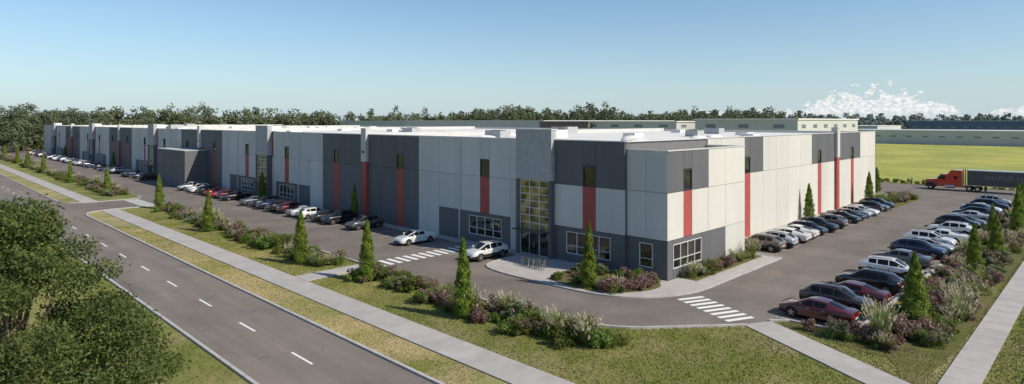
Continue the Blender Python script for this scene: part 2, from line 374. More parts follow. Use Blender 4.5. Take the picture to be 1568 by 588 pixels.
bx.add('seam',46.42,46.6,31.42,YE-.1,11.2,TOP-.02); bx.add('seam',46.6,123.9,31.42,31.6,11.2,TOP-.02)
bx.add('roof',46.62,123.85,31.62,YE-.3,11.2,11.28)
bx.add('cream',123.8,124,31.3,YE,0,TOP); bx.add('cream',46.3,124,YE-.1,YE,0,TOP)
bx.add('dark',42,46.28,134,152,0,7.5); bx.add('coping',41.95,46.28,133.95,152.05,7.5,7.58)
for yy in (138.5,143,147.5): bx.add('seam',41.985,42.2,yy-.03,yy+.03,.1,7.4)
bx.add('seam',41.983,42.2,134.05,151.95,3.7,3.75)
for i in range(46):
    x=random.choice([56,66,76,88,98,110])+random.uniform(-1,1); y=38+i*6.1
    bx.add('coping',x-1.2,x+1.2,y-1.0,y+1.0,11.28,11.28+random.uniform(.35,.6))
for x,y,w,l,h in ((58,60,2,3,1.0),(70,96,2,3,1.0),(64,140,3,3,1.2),(90,75,3,4,1.2),(84,45,2,2,.9),(60,200,3,3,1.2),(80,250,3,4,1.2),(104,52,2,3,1.0)):
    bx.add('mid',x-w/2,x+w/2,y-l/2,y+l/2,11.29,11.28+h); bx.add('dframe',x-w*.3,x+w*.3,y-l*.3,y+l*.3,11.28+h,11.3+h+.06)
for y in (74,138,202,266): bx.add('light',46.65,123.7,y-.15,y+.15,11.28,11.95)
bx.build(B,{'light':'light_wall_panels','dark':'dark_wall_panels','red':'red_wall_panels','cream':'side_wall_panels','glass':'windows','frame':'window_frames','roof':'roof_sheet','coping':'parapet_coping','eglass':'entrance_glazing','mid':'tower_cladding','seam':'wall_core','dframe':'dark_window_frames','steel':'door_handles'})
def dome(x,y,r):
    bm=bmesh.new(); bmesh.ops.create_uvsphere(bm,u_segments=16,v_segments=8,radius=r)
    for v in bm.verts: v.co.z=max(v.co.z,0)*.45; v.co.x*=1.5
    me=bpy.data.meshes.new('d'); bm.to_mesh(me); bm.free(); me.materials.append(M['roof'])
    for p in me.polygons: p.use_smooth=True
    obj('roof_dome',me,B,(x,y,11.27))
for x,y in ((56,36.5),(60,40),(66,44),(72,38),(54,58),(80,40),(70,70)): dome(x,y,1.1)
# ---------------------------------------------------------------- background buildings
def bgbuild(name,x0,x1,y0,y1,h,wall,roofm='roof',strip=None,doors=0):
    e=empty(name); b=Boxes(); b.add(wall,x0,x1,y0,y1,0,h); b.add(roofm,x0-.3,x1+.3,y0-.3,y1+.3,h,h+.35)
    if strip:
        n=int((y1-y0)/8)
        for i in range(n):
            y=y0+(i+.5)*(y1-y0)/n; b.add('bgwin',x0-.06,x0-.02,y-1.5,y+1.5,strip[0],strip[1])
        n=int((x1-x0)/8)
        for i in range(n):
            x=x0+(i+.5)*(x1-x0)/n; b.add('bgwin',x-1.5,x+1.5,y0-.06,y0-.02,strip[0],strip[1])
    b.build(e,{wall:'walls',roofm:'roof','bgwin':'windows'}); return e
M['bgcream']=P('pale_wall',(.50,.51,.47),.8,var=.06,scale=.05)
M['bgroof']=P('pale_roof',(.50,.51,.52),.7,var=.06,scale=.05)
M['bggrey']=P('distant_grey_wall',(.50,.49,.47),.8,var=.06,scale=.05)
M['bgwin']=P('distant_windows',(.17,.19,.2),.3)
M['navy']=P('navy_wall',(.10,.14,.21),.6,var=.1,scale=.1)
M['bgbrown']=P('brown_wall',(.17,.13,.11),.8)
bgbuild('office_block',172,225,62,92,13.9,'bgcream','roof',(11.6,12.6))
bgbuild('distant_warehouse',168,222,96,150,13.2,'bgcream','roof',(11.6,12.4))
bgbuild('distant_warehouse',175,270,156,245,13.4,'light','roof')
bgbuild('brown_annex',166,167.9,128,150,13.0,'bgbrown','bgbrown')
bgbuild('long_low_warehouse',420,470,-190,125,7.8,'bggrey','bgroof',(4.2,4.9))
bgbuild('navy_warehouse',560,640,-10,118,13.4,'navy','bgroof',(8,9.5))
bgbuild('distant_warehouse',600,680,150,190,9,'light','roof')
bgbuild('distant_warehouse',240,320,300,420,13.3,'bgcream','roof')
# ---------------------------------------------------------------- foliage
def quads(pos,size,rng,up=None,asp=.5,norm=None,jit=1.0):
    n=len(pos)
    t=rng.normal(size=(n,3))
    if up is not None: t=t*jit*.45+np.array(up)
    t/=np.linalg.norm(t,axis=1)[:,None]
    r=rng.normal(size=(n,3))
    if norm is not None: r=np.cross(norm*1.4+r*.6,t)
    else: r=np.cross(r,t)
    r/=np.linalg.norm(r,axis=1)[:,None]+1e-9
    s=(size*rng.uniform(.6,1.35,n))[:,None]
    V=np.stack([pos-t*s,pos+r*s*asp,pos+t*s,pos-r*s*asp],1).reshape(-1,3)
    return V
def clumps_pts(clumps,rng,zmin=.03):
    out=[];nr=[]
    for (c,rad,n) in clumps:
        d=rng.normal(size=(n,3)); d/=np.linalg.norm(d,axis=1)[:,None]
        u=rng.uniform(0,1,n)**.35
        p=np.array(c)+d*np.array(rad)*u[:,None]; k=p[:,2]>zmin; out.append(p[k]); nr.append(d[k])
    return np.concatenate(out),np.concatenate(nr)
M['bark']=P('bark',(.09,.065,.045),.9,var=.3,scale=8,bump=.6)
L_green=leafmat('shrub_leaf',(.14,.20,.035),(.23,.28,.06),(.085,.13,.025),.35,1.5,.8)
L_dull=leafmat('shrub_leaf_grey',(.18,.21,.09),(.26,.28,.14),(.12,.15,.06),.35,1.5,.6)
L_purple=leafmat('shrub_leaf_purple',(.20,.085,.095),(.27,.14,.13),(.14,.14,.055),.35,2.0,.6)
L_flower=leafmat('flower',(.55,.28,.36),(.62,.44,.48),(.42,.18,.26),.3,3,.5)
L_white=leafmat('white_flower',(.5,.5,.42),(.62,.6,.5),(.4,.4,.3),.3,3,.3)
L_grass=leafmat('ornamental_blade',(.24,.29,.09),(.36,.38,.15),(.18,.22,.07),.4,2,.4)
L_plume=leafmat('plume',(.55,.48,.33),(.66,.58,.45),(.45,.39,.27),.35,3,.2)
L_cyp=leafmat('cypress_leaf',(.20,.28,.035),(.29,.37,.055),(.13,.19,.027),.4,2.2,.3)
L_tree=leafmat('tree_leaf',(.095,.125,.032),(.19,.225,.06),(.065,.092,.026),.35,.9,.1)
L_far=leafmat('distant_leaf',(.15,.175,.09),(.22,.235,.125),(.105,.13,.075),.3,.08,.2)  # leaf colour lightened, distance haze painted into it
L_vfar=leafmat('hazy_leaf',(.20,.24,.20),(.26,.29,.25),(.17,.21,.19),.3,.08,.2)  # paler, bluer leaves: stronger aerial haze put into the base colour
def trunkmesh(bm_list,p,q,r0,r1,k=7):
    p=np.array(p,float);q=np.array(q,float);d=q-p;d/=np.linalg.norm(d);a=np.cross(d,[.3,.5,.81]);a/=np.linalg.norm(a);b=np.cross(d,a)
    base_=len(bm_list[0])
    for c,r in ((p,r0),(q,r1)):
        for i in range(k):
            t=2*math.pi*i/k; bm_list[0].append(tuple(c+a*r*math.cos(t)+b*r*math.sin(t)))
    for i in range(k):
        j=(i+1)%k; bm_list[1].append((base_+i,base_+j,base_+k+j,base_+k+i))
def combine(name,V1,F1,V2,mats,mi2):
    V1=np.array(V1,dtype=float).reshape(-1,3); V=np.concatenate([V1,np.asarray(V2).reshape(-1,3)]); n1=len(V1); nq=len(V2)//4
    F=np.concatenate([np.array(F1,dtype=int).reshape(-1,4),np.arange(nq*4).reshape(nq,4)+n1]); mi=np.concatenate([np.zeros(len(F1),int),mi2])
    return npmesh(name,V,F,mats,mi)
def shrub(seed,leaf,fl=None,h=1.0,w=.75,n=2000,size=.055,flf=.12,spiky=False):
    g=np.random.default_rng(seed); cl=[]
    for i in range(13):
        a=g.uniform(0,6.28); rr=g.uniform(.1,.78)*w; hh=g.uniform(.22,.88)*h; s=g.uniform(.7,1.25)
        cl.append(((math.cos(a)*rr,math.sin(a)*rr,hh*(1-.3*rr/w)),(w*.30*s,w*.30*s,h*(.38 if spiky else .24)*s),n//13))
    p,nr=clumps_pts(cl,g); V=quads(p,size,g,up=(0,0,.8 if spiky else .5),jit=1.6 if spiky else 2,asp=.4 if spiky else .55,norm=nr)
    mi=np.ones(len(p),int)
    if fl is not None: mi[(p[:,2]>h*.5)&(g.uniform(size=len(p))<flf*3)]=2
    W=([],[])
    for i in range(7):
        a=g.uniform(0,6.28); trunkmesh(W,(0,0,0),(math.cos(a)*w*.5,math.sin(a)*w*.5,h*.6),.025,.008,4)
    return combine('shrub',W[0],W[1],V,[M['bark'],leaf,fl or leaf],mi)
def ograss(seed,h=1.3,w=.6,n=300,plume=True):
    g=np.random.default_rng(seed); V=[];mi=[]
    for i in range(n):
        a=g.uniform(0,6.28); L=h*g.uniform(.5,1.0); out=w*g.uniform(.1,1.0); d=np.array([math.cos(a),math.sin(a),0]); sd=np.array([-d[1],d[0],0])*.018
        pr=None
        for k in range(5):
            t=k/4; p=d*(.08+out*t*t)+np.array([0,0,L*(t-.22*t*t*(out/w))]); ww=sd*(1.1-t*.7)
            if pr is not None: V+=[pr[0]-pr[1],pr[0]+pr[1],p+ww,p-ww]; mi.append(1)
            pr=(p,ww)
        if plume and i%6==0:
            for k in range(5):
                q=p+d*.03*k+np.array([0,0,.05*k]); s=g.normal(size=3)*.03; V+=[q-s,q+sd*2,q+s+np.array([0,0,.08]),q-sd*2]; mi.append(2)
    return combine('ornamental_grass',[],[],np.array(V),[M['bark'],L_grass,L_plume],np.array(mi))
def cypress(seed,H=5.4,Rm=.62,n=9000):
    g=np.random.default_rng(seed); z=g.uniform(0,1,n)**.85; th=g.uniform(0,2*math.pi,n)
    prof=np.where(z<.18,.62+.38*np.sin(z/.18*math.pi/2),np.clip((1-z)/.82,0,1)**.72)
    lump=1+.16*np.sin(th*3+z*17+seed)+.12*np.sin(th*5-z*31+seed*2)+.12*np.sin(z*47+th*2)+.07*np.sin(th*9+z*80)
    rr=Rm*prof*lump*(.55+.45*g.uniform(0,1,n)**.5)*g.uniform(.93,1.14,n)
    p=np.stack([rr*np.cos(th),rr*np.sin(th),.12+z*(H-.25)],1); nr=np.stack([np.cos(th),np.sin(th),th*0+.3],1)
    V=quads(p,.085,g,up=(0,0,1),asp=.38,norm=nr,jit=1.1)
    W=([],[]); trunkmesh(W,(0,0,0),(0,0,H*.85),.09,.02,6)
    return combine('cypress',W[0],W[1],V,[M['bark'],L_cyp],np.ones(n,int))
CY=[cypress(s,5.5,r) for s,r in ((1,.68),(2,.58),(3,.74),(6,.63))]
SH_g=[shrub(i+10,L_green,None,1.0,.85,spiky=(i==1)) for i in range(3)]
SH_gl=[shrub(i+20,L_dull,L_white,.95,.85,flf=.08,spiky=(i==0)) for i in range(2)]
SH_p=[shrub(i+30,L_purple,L_flower,.95,.8,flf=.08,spiky=(i==2)) for i in range(3)]
SH_f=[shrub(i+50,L_green,L_flower,1.0,.85,flf=.12,spiky=(i==0)) for i in range(2)]
OG=[ograss(40),ograss(41,1.6,.75),ograss(42,1.0,.7,280,False)]
def put(x,y,s=1,kind=None,z=0):
    r=random.random()
    if kind=='grass' or (kind is None and r<.16):
        me=random.choice(OG); nm='ornamental_grass'
    elif kind=='green' or (kind is None and r<.46): me=random.choice(SH_g); nm='green_shrub'
    elif kind=='pale' or (kind is None and r<.61): me=random.choice(SH_gl); nm='pale_shrub'
    elif kind=='flower' or (kind is None and r<.80): me=random.choice(SH_f); nm='flowering_shrub'
    else: me=random.choice(SH_p); nm='purple_shrub'
    s*=random.uniform(.65,1.3)
    obj(nm,me,None,(x,y,z),random.uniform(0,6.28),(s*random.uniform(.95,1.15),s*random.uniform(.95,1.15),s*random.uniform(.75,1.2)))
def cyp(x,y,s=1):
    o=obj('cypress_tree',random.choice(CY),None,(x,y,0),random.uniform(0,6.28),(s*random.uniform(.88,1.15),s*random.uniform(.88,1.15),s)); o.rotation_euler[0]=random.uniform(-.02,.02)
def bedfill(x0,x1,y0,y1,dens,s=1.0):
    n=int(abs((x1-x0)*(y1-y0))*dens)
    for _ in range(n): put(random.uniform(x0,x1),random.uniform(y0,y1),s)
for _ in range(92):
    y=random.uniform(22.5,48); x=random.uniform(27.9 if y>27 else 29.3,31.0); put(x,y,random.uniform(.85,1.3))
put(30.9,22.0,1.5,'green'); put(29.9,22.4,1.2,'green'); put(28.6,24.2,1.0,'green')
bedfill(28.0,31.1,52.3,104,.72,1.1); bedfill(28.0,31.1,128,200,.5,1.15); bedfill(28.0,31.1,200,320,.25,1.3)
for x,y in ((27.9,32.3),(28.6,45.6),(27.6,55.5),(27.6,79.7),(29.6,106),(28.2,132),(28.2,164),(28.4,199),(29,250),(28.5,225),(29,280),(28.5,305)): cyp(x,y,random.uniform(.95,1.03))
for _ in range(22):
    put(random.uniform(39.9,44.8),random.uniform(27.7,34.8),.85,z=.12)
for x,y in ((42.2,27.4),(43.4,27.2),(41.2,28.2),(44.4,27.9),(40.3,29.2)): put(x,y,1.0,random.choice(['flower','green','purple']),.12)
for x,y in ((40.2,32),(40.0,34.2)): put(x,y,.8,'green',.12)
put(40.4,30.0,.9,'grass',.12); cyp(39.9,30.7,1.02)
for x in np.arange(48.5,61.3,.6): put(x,26.3+random.uniform(-.4,.4),.95,None,.12)
for _ in range(290):
    x=44+ (130-44)*random.random()**1.25; put(x,random.uniform(7.6,11.3),random.uniform(.8,1.25))
for _ in range(16): put(random.uniform(41.4,43.4),random.uniform(9.5,15.5),.9)
for x,y in ((50,8.2),(56.5,9.5),(43,10.5),(64,8.3),(72,9.6),(58,7.9),(80,8.4)): put(x,y,1.15,'grass')
for x,y,s in ((48.2,9.8,.9),(66.3,9.1,.88),(75,8.6,.85),(85.1,10.1,.85),(94.5,8.8,1.15),(106,9.5,1.0),(118,9.3,1.0)): cyp(x,y,s)
cyp(88,30.2,.95); cyp(111.5,29,1.0); cyp(131.5,33,.9); cyp(143,75,.9); cyp(128.5,38,.9); cyp(134,80,.9)
bedfill(111,127,25.6,29.4,.6,1.1)
cyp(44.6,74.2,.95); cyp(44.4,103.2,.95); cyp(44.4,138,.95); cyp(44.4,201,.95); cyp(44.2,266,.95)
for i in range(46): put(155.5+random.uniform(-.8,.8),8+i*1.45,.9)
def treeline(name,path,n,spread,hr,leaves,ls,seed,leaf=None,wr=(.26,.42),pw=2.6):
    g=np.random.default_rng(seed); P_=[];N_=[];W=([],[])
    seg=[(Vector(a),Vector(b)) for a,b in zip(path[:-1],path[1:])]; Ls=[(b-a).length for a,b in seg]; T=sum(Ls)
    for i in range(n):
        t=g.uniform(0,T); t_=t; k=0
        while k<len(Ls)-1 and t>Ls[k]: t-=Ls[k];k+=1
        a,b=seg[k]; c=a+(b-a)*(t/Ls[k]); x=c.x+g.normal()*spread; y=c.y+g.normal()*spread
        loc=.5+.5*math.sin(t_*.045+seed)*math.sin(t_*.017+2*seed)
        H=hr[0]+(hr[1]-hr[0])*(.55*loc*g.uniform()+.45*g.uniform()**pw*1.6); w=H*g.uniform(*wr); cl=[]
        for j in range(9):
            an=g.uniform(0,6.28); r_=g.uniform(0,.75)*w; hh=g.uniform(.15,.9)*H
            cl.append(((x+math.cos(an)*r_*(1.2-hh/H*.7),y+math.sin(an)*r_*(1.2-hh/H*.7),hh),(w*.4,w*.4,H*.12),leaves//9))
        p,nr=clumps_pts(cl,g); P_.append(p); N_.append(nr)
        trunkmesh(W,(x,y,0),(x,y,H*.7),H*.018,H*.008,4)
    p=np.concatenate(P_); nr=np.concatenate(N_); V=quads(p,ls,g,asp=.7,norm=nr)
    obj(name,combine(name,W[0],W[1],V,[M['bark'],leaf or L_far],np.ones(len(p),int)))
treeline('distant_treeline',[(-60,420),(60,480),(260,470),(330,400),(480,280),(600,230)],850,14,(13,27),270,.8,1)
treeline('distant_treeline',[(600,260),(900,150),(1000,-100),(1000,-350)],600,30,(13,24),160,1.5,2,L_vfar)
treeline('tree_grove',[(-40,330),(10,345),(36,352),(70,372)],80,11,(14,24),1200,.42,3)
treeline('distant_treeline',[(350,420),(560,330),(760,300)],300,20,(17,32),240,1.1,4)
def bigtree():
    g=np.random.default_rng(5); x0,y0=3.0,28.1; W=([],[])
    trunkmesh(W,(0,0,0),(.2,0,3.0),.26,.19,10); cl=[]
    for i in range(170):
        a=g.uniform(0,6.28); zz=g.uniform(1.6,10.2); env=5.0*math.sin(min(1,max(.14,(10.9-zz)/7.2))*math.pi*.5)
        r_=env*g.uniform(.15,1.05)**.5; c=(math.cos(a)*r_,math.sin(a)*r_,zz)
        s=g.uniform(.55,1.0)
        cl.append((c,(1.0*s,1.0*s,.62*s),int(900*s*s))); m=(c[0]*.35,c[1]*.35,2.6+(zz-2.6)*.45)
        if i%4==0: trunkmesh(W,(.2,0,2.6),m,.1,.06,5)
        if i%2==0: trunkmesh(W,m,c,.04,.012,5)
    p,nr=clumps_pts(cl,g); p=p+g.normal(size=p.shape)*.12; V=quads(p,.075,g,up=(0,0,-.3),jit=2.5,asp=.5)
    obj('deciduous_tree',combine('tree',W[0],W[1],V,[M['bark'],L_tree],np.ones(len(p),int)),None,(x0,y0,0))
bigtree()
def pip(px,py,poly):
    ins=np.zeros(len(px),bool); n=len(poly)
    for i in range(n):
        x0,y0=poly[i];x1,y1=poly[(i+1)%n]
        if y0==y1: continue
        c=((y0>py)!=(y1>py))&(px<(x1-x0)*(py-y0)/(y1-y0)+x0); ins^=c
    return ins
def blades(name,areas,mat,h=.07):
    g=np.random.default_rng(3); P_=[]
    for (x0,x1,y0,y1,n) in areas:
        P_.append(np.stack([g.uniform(x0,x1,n),g.uniform(y0,y1,n),np.zeros(n)],1))
    p=np.concatenate(P_)
    k=~pip(p[:,0],p[:,1],poly)
    a=np.array([41.0,17.4]);b=np.array([33.0,2.6]);d=(b-a)/np.linalg.norm(b-a); q=p[:,:2]-a; s=q@d; dist=np.abs(q[:,0]*d[1]-q[:,1]*d[0]); k&=~((dist<1.15)&(s>-1)&(s<17))
    k&=~((p[:,0]>37.5)&(p[:,1]>5.1)&(p[:,1]<6.8)); k&=~((np.abs(p[:,1]-50.2)<1.15)&(p[:,0]>24.9)&(p[:,0]<31.9))
    p=p[k]; n=len(p); a=g.uniform(0,6.28,n); s=np.stack([np.cos(a),np.sin(a),a*0],1)*.03; hh=g.uniform(.5,1.5,n)*h
    tip=p+np.stack([g.normal(size=n)*.05,g.normal(size=n)*.05,hh],1)
    V=np.stack([p-s,p+s,tip],1).reshape(-1,3); obj(name,npmesh(name,V,np.arange(n*3).reshape(n,3),[mat]))
blades('verge_blades',[(20.15,22.5,24,90,20000)],M['verge'])
blades('lawn_blades',[(24.95,43,3.7,24,34000),(24.95,31.5,24,100,40000),(4,13.1,20,60,16000),(43,90,3.7,7.0,16000)],M['grass'],.08)
# ---------------------------------------------------------------- cars
m,nt,o=mk('car_paint'); b=nn(nt,'ShaderNodeBsdfPrincipled'); nt.links.new(b.outputs[0],o.inputs[0]); oi=nn(nt,'ShaderNodeObjectInfo')
nt.links.new(oi.outputs['Color'],b.inputs['Base Color']); b.inputs['Roughness'].default_value=.3; b.inputs['Metallic'].default_value=.2; b.inputs['Coat Weight'].default_value=1; b.inputs['Coat Roughness'].default_value=.04
M['cpaint']=m
M['cglass']=P('car_glass',(.008,.009,.01),.05,0,spec=.4)
M['tyre']=P('tyre',(.018,.018,.018),.85)
M['rim']=P('rim',(.45,.45,.46),.3,.8)
M['black']=P('black_trim',(.02,.02,.02),.5)
M['lamp']=P('headlamp',(.75,.77,.8),.1,.3)
M['tail']=P('tail_lamp',(.35,.01,.01),.15)
CM=[M['cpaint'],M['cglass'],M['tyre'],M['rim'],M['black'],M['lamp'],M['tail']]
def add_cyl(bm,c,r,l,axis='Y',seg=20,mi=0,r2=None):
    ret=bmesh.ops.create_cone(bm,cap_ends=True,segments=seg,radius1=r,radius2=r if r2 is None else r2,depth=l)
    rot=Matrix.Rotation(math.pi/2,4,'X') if axis=='Y' else (Matrix.Rotation(math.pi/2,4,'Y') if axis=='X' else Matrix.Identity(4))
    bmesh.ops.transform(bm,matrix=Matrix.Translation(c)@rot,verts=ret['verts'])
    fs=set(f for v in ret['verts'] for f in v.link_faces)
    for f in fs: f.material_index=mi
    return fs
def add_box(bm,x0,x1,y0,y1,z0,z1,mi=0,bev=0):
    ret=bmesh.ops.create_cube(bm,size=1)
    bmesh.ops.transform(bm,matrix=Matrix.Translation(((x0+x1)/2,(y0+y1)/2,(z0+z1)/2))@Matrix.Diagonal((x1-x0,y1-y0,z1-z0,1)),verts=ret['verts'])
    fs=set(f for v in ret['verts'] for f in v.link_faces)
    for f in fs: f.material_index=mi
    if bev:
        es=set(e for f in fs for e in f.edges); r=bmesh.ops.bevel(bm,geom=list(es),offset=bev,segments=2,affect='EDGES')
        for f in r['faces']: f.material_index=mi
def make_car(name,st,wx,wr,suv):
    bm=bmesh.new(); rings=[]
    for (x,w,zb,bl,rf,ct) in st:
        zm=zb+.5*(bl-zb)
        if rf is None: h=[(0,zb),(w*.86,zb),(w*.97,zb+.1),(w,zm),(w*.985,bl-.09),(w*.93,bl-.015),(w*.82,bl+.015),(w*.62,bl+.035),(w*.35,bl+.05),(0,bl+.055)]
        else: h=[(0,zb),(w*.86,zb),(w*.97,zb+.1),(w,zm),(w*.99,bl-.08),(w*.95,bl),(w*.91,bl+.03),(ct,rf-.11),(ct*.86,rf-.03),(0,rf)]
        ring=[bm.verts.new((x,-y,z)) for y,z in h]+[bm.verts.new((x,y,z)) for y,z in reversed(h[1:-1])]
        rings.append(ring)
    n=18
    for i in range(len(st)-1):
        a,b=rings[i],rings[i+1]; ca,cb=st[i][4] is not None,st[i+1][4] is not None
        gap=st[i+1][0]-st[i][0]
        for k in range(n):
            f=bm.faces.new((a[k],a[(k+1)%n],b[(k+1)%n],b[k])); kk=k if k<9 else 17-k
            f.smooth=True
            if ca and cb and kk==6 and gap>.2: f.material_index=1
            elif ca!=cb and kk==8: f.material_index=1
            elif ca!=cb and kk==7: f.material_index=0
            elif ca!=cb and kk==6: f.material_index=1 if gap>.45 and cb is False else 0
            elif kk in (0,1) : f.material_index=4
            elif suv and kk==2: f.material_index=4 if suv==2 else 0
    bm.faces.new(rings[0]); bm.faces.new(list(reversed(rings[-1])))
    bmesh.ops.recalc_face_normals(bm,faces=bm.faces[:])
    me=bpy.data.meshes.new('b'); bm.to_mesh(me); bm.free()
    for mt in CM: me.materials.append(mt)
    body=bpy.data.objects.new('tmpb',me); COL.objects.link(body)
    bc=bmesh.new()
    for x in wx: add_cyl(bc,(x,0,wr),wr+.055,3,'Y',28,4)
    mc=bpy.data.meshes.new('c'); bc.to_mesh(mc); bc.free()
    for mt in CM: mc.materials.append(mt)
    cut=bpy.data.objects.new('tmpc',mc); COL.objects.link(cut)
    md=body.modifiers.new('b','BOOLEAN'); md.operation='DIFFERENCE'; md.object=cut; md.solver='EXACT'
    bpy.context.view_layer.update(); dg=bpy.context.evaluated_depsgraph_get()
    me2=bpy.data.meshes.new_from_object(body.evaluated_get(dg)); 
    bpy.data.objects.remove(body); bpy.data.objects.remove(cut)
    bm=bmesh.new(); bm.from_mesh(me2)
    W=max(s[1] for s in st); F_=st[-1]; Bk=st[0]
    add_box(bm,wx[0]-wr-.05,wx[1]+wr+.05,-W*.62,W*.62,.22,.62,4)
    for x in wx:
        for sg in (-1,1):
            y=sg*(W-.13); add_cyl(bm,(x,y,wr),wr,.22,'Y',24,2)
            add_cyl(bm,(x,sg*(W-.015),wr),wr*.68,.02,'Y',20,4)
            for k in range(5):
                t=k*2*math.pi/5+.3; c=Vector((x+math.cos(t)*wr*.35,sg*(W+.0),wr+math.sin(t)*wr*.35))
                r=bmesh.ops.create_cube(bm,size=1); bmesh.ops.transform(bm,matrix=Matrix.Translation(c)@Matrix.Rotation(-t,4,'Y')@Matrix.Diagonal((wr*.64,.025,wr*.2,1)),verts=r['verts'])
                for f in set(f for v in r['verts'] for f in v.link_faces): f.material_index=3
            add_cyl(bm,(x,sg*(W+.002),wr),wr*.17,.03,'Y',12,3)
    xf=F_[0]; zf=F_[3]; xb=Bk[0]; zk=Bk[3]
    for sg in (-1,1):
        add_box(bm,xf-.28,xf-.03,sg*W*.55-.16,sg*W*.55+.18 if sg<0 else sg*W*.55+.16,zf-.07,zf+.05,5,.02)
        add_box(bm,xb+.0,xb+.22,sg*W*.6-.2,sg*W*.6+.2,zk-.02,zk+.12,6,.02)
        add_box(bm,.72,.92,sg*(W+.03)-.08,sg*(W+.03)+.08,st[5][3]+.02,st[5][3]+.16,0,.03)
        for xx in (-.95,.05,1.05): add_box(bm,xx-.008,xx+.008,sg*W-.012,sg*W+.004,.38,st[5][3]-.14,4)
        for xx in (-.75,.25): add_box(bm,xx,xx+.18,sg*W*.985-.02,sg*W*.985+.02,st[5][3]-.17,st[5][3]-.13,3)
    add_box(bm,xf-.03,xf+.02,-.42,.42,zf-.22,zf-.04,4,.01); add_box(bm,xf-.02,xf+.03,-.6,.6,F_[2]+.02,F_[2]+.1,4,.01)
    add_box(bm,xb-.015,xb+.03,-.26,.26,zk-.2,zk-.08,5); add_box(bm,xb-.02,xb+.04,-.6,.6,Bk[2]+.0,Bk[2]+.12,4,.01)
    if suv:
        for sg in (-1,1): add_box(bm,-1.3,.3,sg*.55-.02,sg*.55+.02,1.63,1.66,4)
    me=bpy.data.meshes.new(name); bm.to_mesh(me); bm.free()
    for mt in CM: me.materials.append(mt) if len(me.materials)<len(CM) else None
    try: me.set_sharp_from_angle(angle=math.radians(38))
    except Exception as e: print(e)
    return me
sedan=make_car('sedan',[(-2.42,.70,.38,.72,None,0),(-2.36,.84,.28,.92,None,0),(-2.1,.90,.22,1.0,None,0),(-1.75,.92,.2,1.01,None,0),(-.86,.93,.2,.99,1.37,.61),(-.76,.93,.2,.98,1.39,.62),(-.02,.93,.2,.96,1.44,.64),(.06,.93,.2,.96,1.44,.64),(.42,.93,.2,.95,1.41,.63),(1.3,.92,.2,.94,None,0),(1.85,.91,.2,.86,None,0),(2.2,.86,.22,.76,None,0),(2.36,.76,.26,.66,None,0),(2.42,.62,.3,.56,None,0)],(-1.42,1.45),.34,0)
suv=make_car('suv',[(-2.36,.72,.42,.82,None,0),(-2.30,.86,.34,1.04,None,0),(-2.2,.91,.27,1.12,None,0),(-1.62,.93,.25,1.14,1.55,.62),(-1.50,.93,.25,1.13,1.58,.65),(-.90,.94,.25,1.10,1.63,.68),(-.80,.94,.25,1.09,1.64,.68),(.0,.94,.25,1.06,1.65,.68),(.08,.94,.25,1.06,1.65,.68),(.45,.94,.25,1.05,1.61,.67),(1.22,.93,.25,1.05,None,0),(1.8,.92,.25,.99,None,0),(2.15,.87,.27,.90,None,0),(2.3,.78,.32,.78,None,0),(2.36,.66,.36,.66,None,0)],(-1.42,1.42),.38,2)
hatch=make_car('hatch',[(-2.12,.70,.42,.76,None,0),(-2.06,.84,.3,.97,None,0),(-1.98,.88,.24,1.05,None,0),(-1.45,.9,.22,1.05,1.41,.59),(-1.34,.9,.22,1.04,1.44,.61),(-.85,.9,.22,1.01,1.49,.63),(-.77,.9,.22,1.0,1.50,.63),(.05,.9,.22,.98,1.51,.63),(.13,.9,.22,.98,1.51,.63),(.45,.9,.22,.97,1.47,.62),(1.25,.89,.22,.96,None,0),(1.7,.87,.22,.88,None,0),(1.98,.8,.25,.78,None,0),(2.12,.66,.32,.6,None,0)],(-1.28,1.3),.34,0)
CC={'white':(.72,.72,.70),'black':(.012,.012,.014),'grey':(.10,.10,.105),'silver':(.42,.43,.44),'maroon':(.10,.012,.015),'red':(.35,.02,.015),'navy':(.015,.025,.06),'brown':(.05,.035,.03),'bronze':(.16,.13,.10),'blue':(.03,.06,.14)}
def car(x,y,kind,col,heading):
    me={'sedan':sedan,'suv':suv,'hatch':hatch}[kind]; nm={'sedan':'parked_sedan','suv':'parked_suv','hatch':'parked_hatchback'}[kind]
    o=obj(nm,me,None,(x,y,.014),math.radians(heading)+random.uniform(-.03,.03)); c=CC[col]; o.color=(*c,1); return o
car(41.6,44.8,'suv','white',180); car(41.3,56,'sedan','white',180)
seq=[(68,'suv','grey'),(74,'suv','black'),(76.8,'sedan','black'),(80.6,'hatch','white'),(83.4,'sedan','silver'),(87.5,'suv','maroon'),(90.3,'suv','black'),(94,'sedan','navy'),(96.8,'suv','black'),(99.8,'sedan','grey'),(108.5,'sedan','black'),(111.4,'hatch','maroon'),(114.4,'sedan','red'),(117.2,'sedan','red'),(120.4,'suv','black'),(124.2,'sedan','white'),(127,'hatch','white'),(130,'suv','silver')]
for y,k,c in seq: car(42.2+random.uniform(-.25,.25),y+.1,k,c,random.choice([0,180]))
ks=['sedan','suv','hatch']; cs=['white','black','grey','silver','white','navy','maroon','black']
y=156
while y<318:
    if random.random()<.7: car(42.2+random.uniform(-.25,.25),y,random.choice(ks),random.choice(cs),random.choice([0,180]))
    y+=2.8
rw=[(65,'suv','bronze'),(67.8,'suv','silver'),(72,'sedan','white'),(74.8,'sedan','white'),(78,'hatch','navy'),(81,'suv','black'),(84.6,'suv','grey'),(90.4,'sedan','black'),(93.2,'sedan','black'),(96.4,'hatch','silver'),(99.2,'sedan','white'),(102.6,'suv','black'),(105.4,'sedan','grey'),(108,'suv','black')]
for x,k,c in rw: car(x,27.1+random.uniform(-.25,.25),k,c,random.choice([90,-90]))
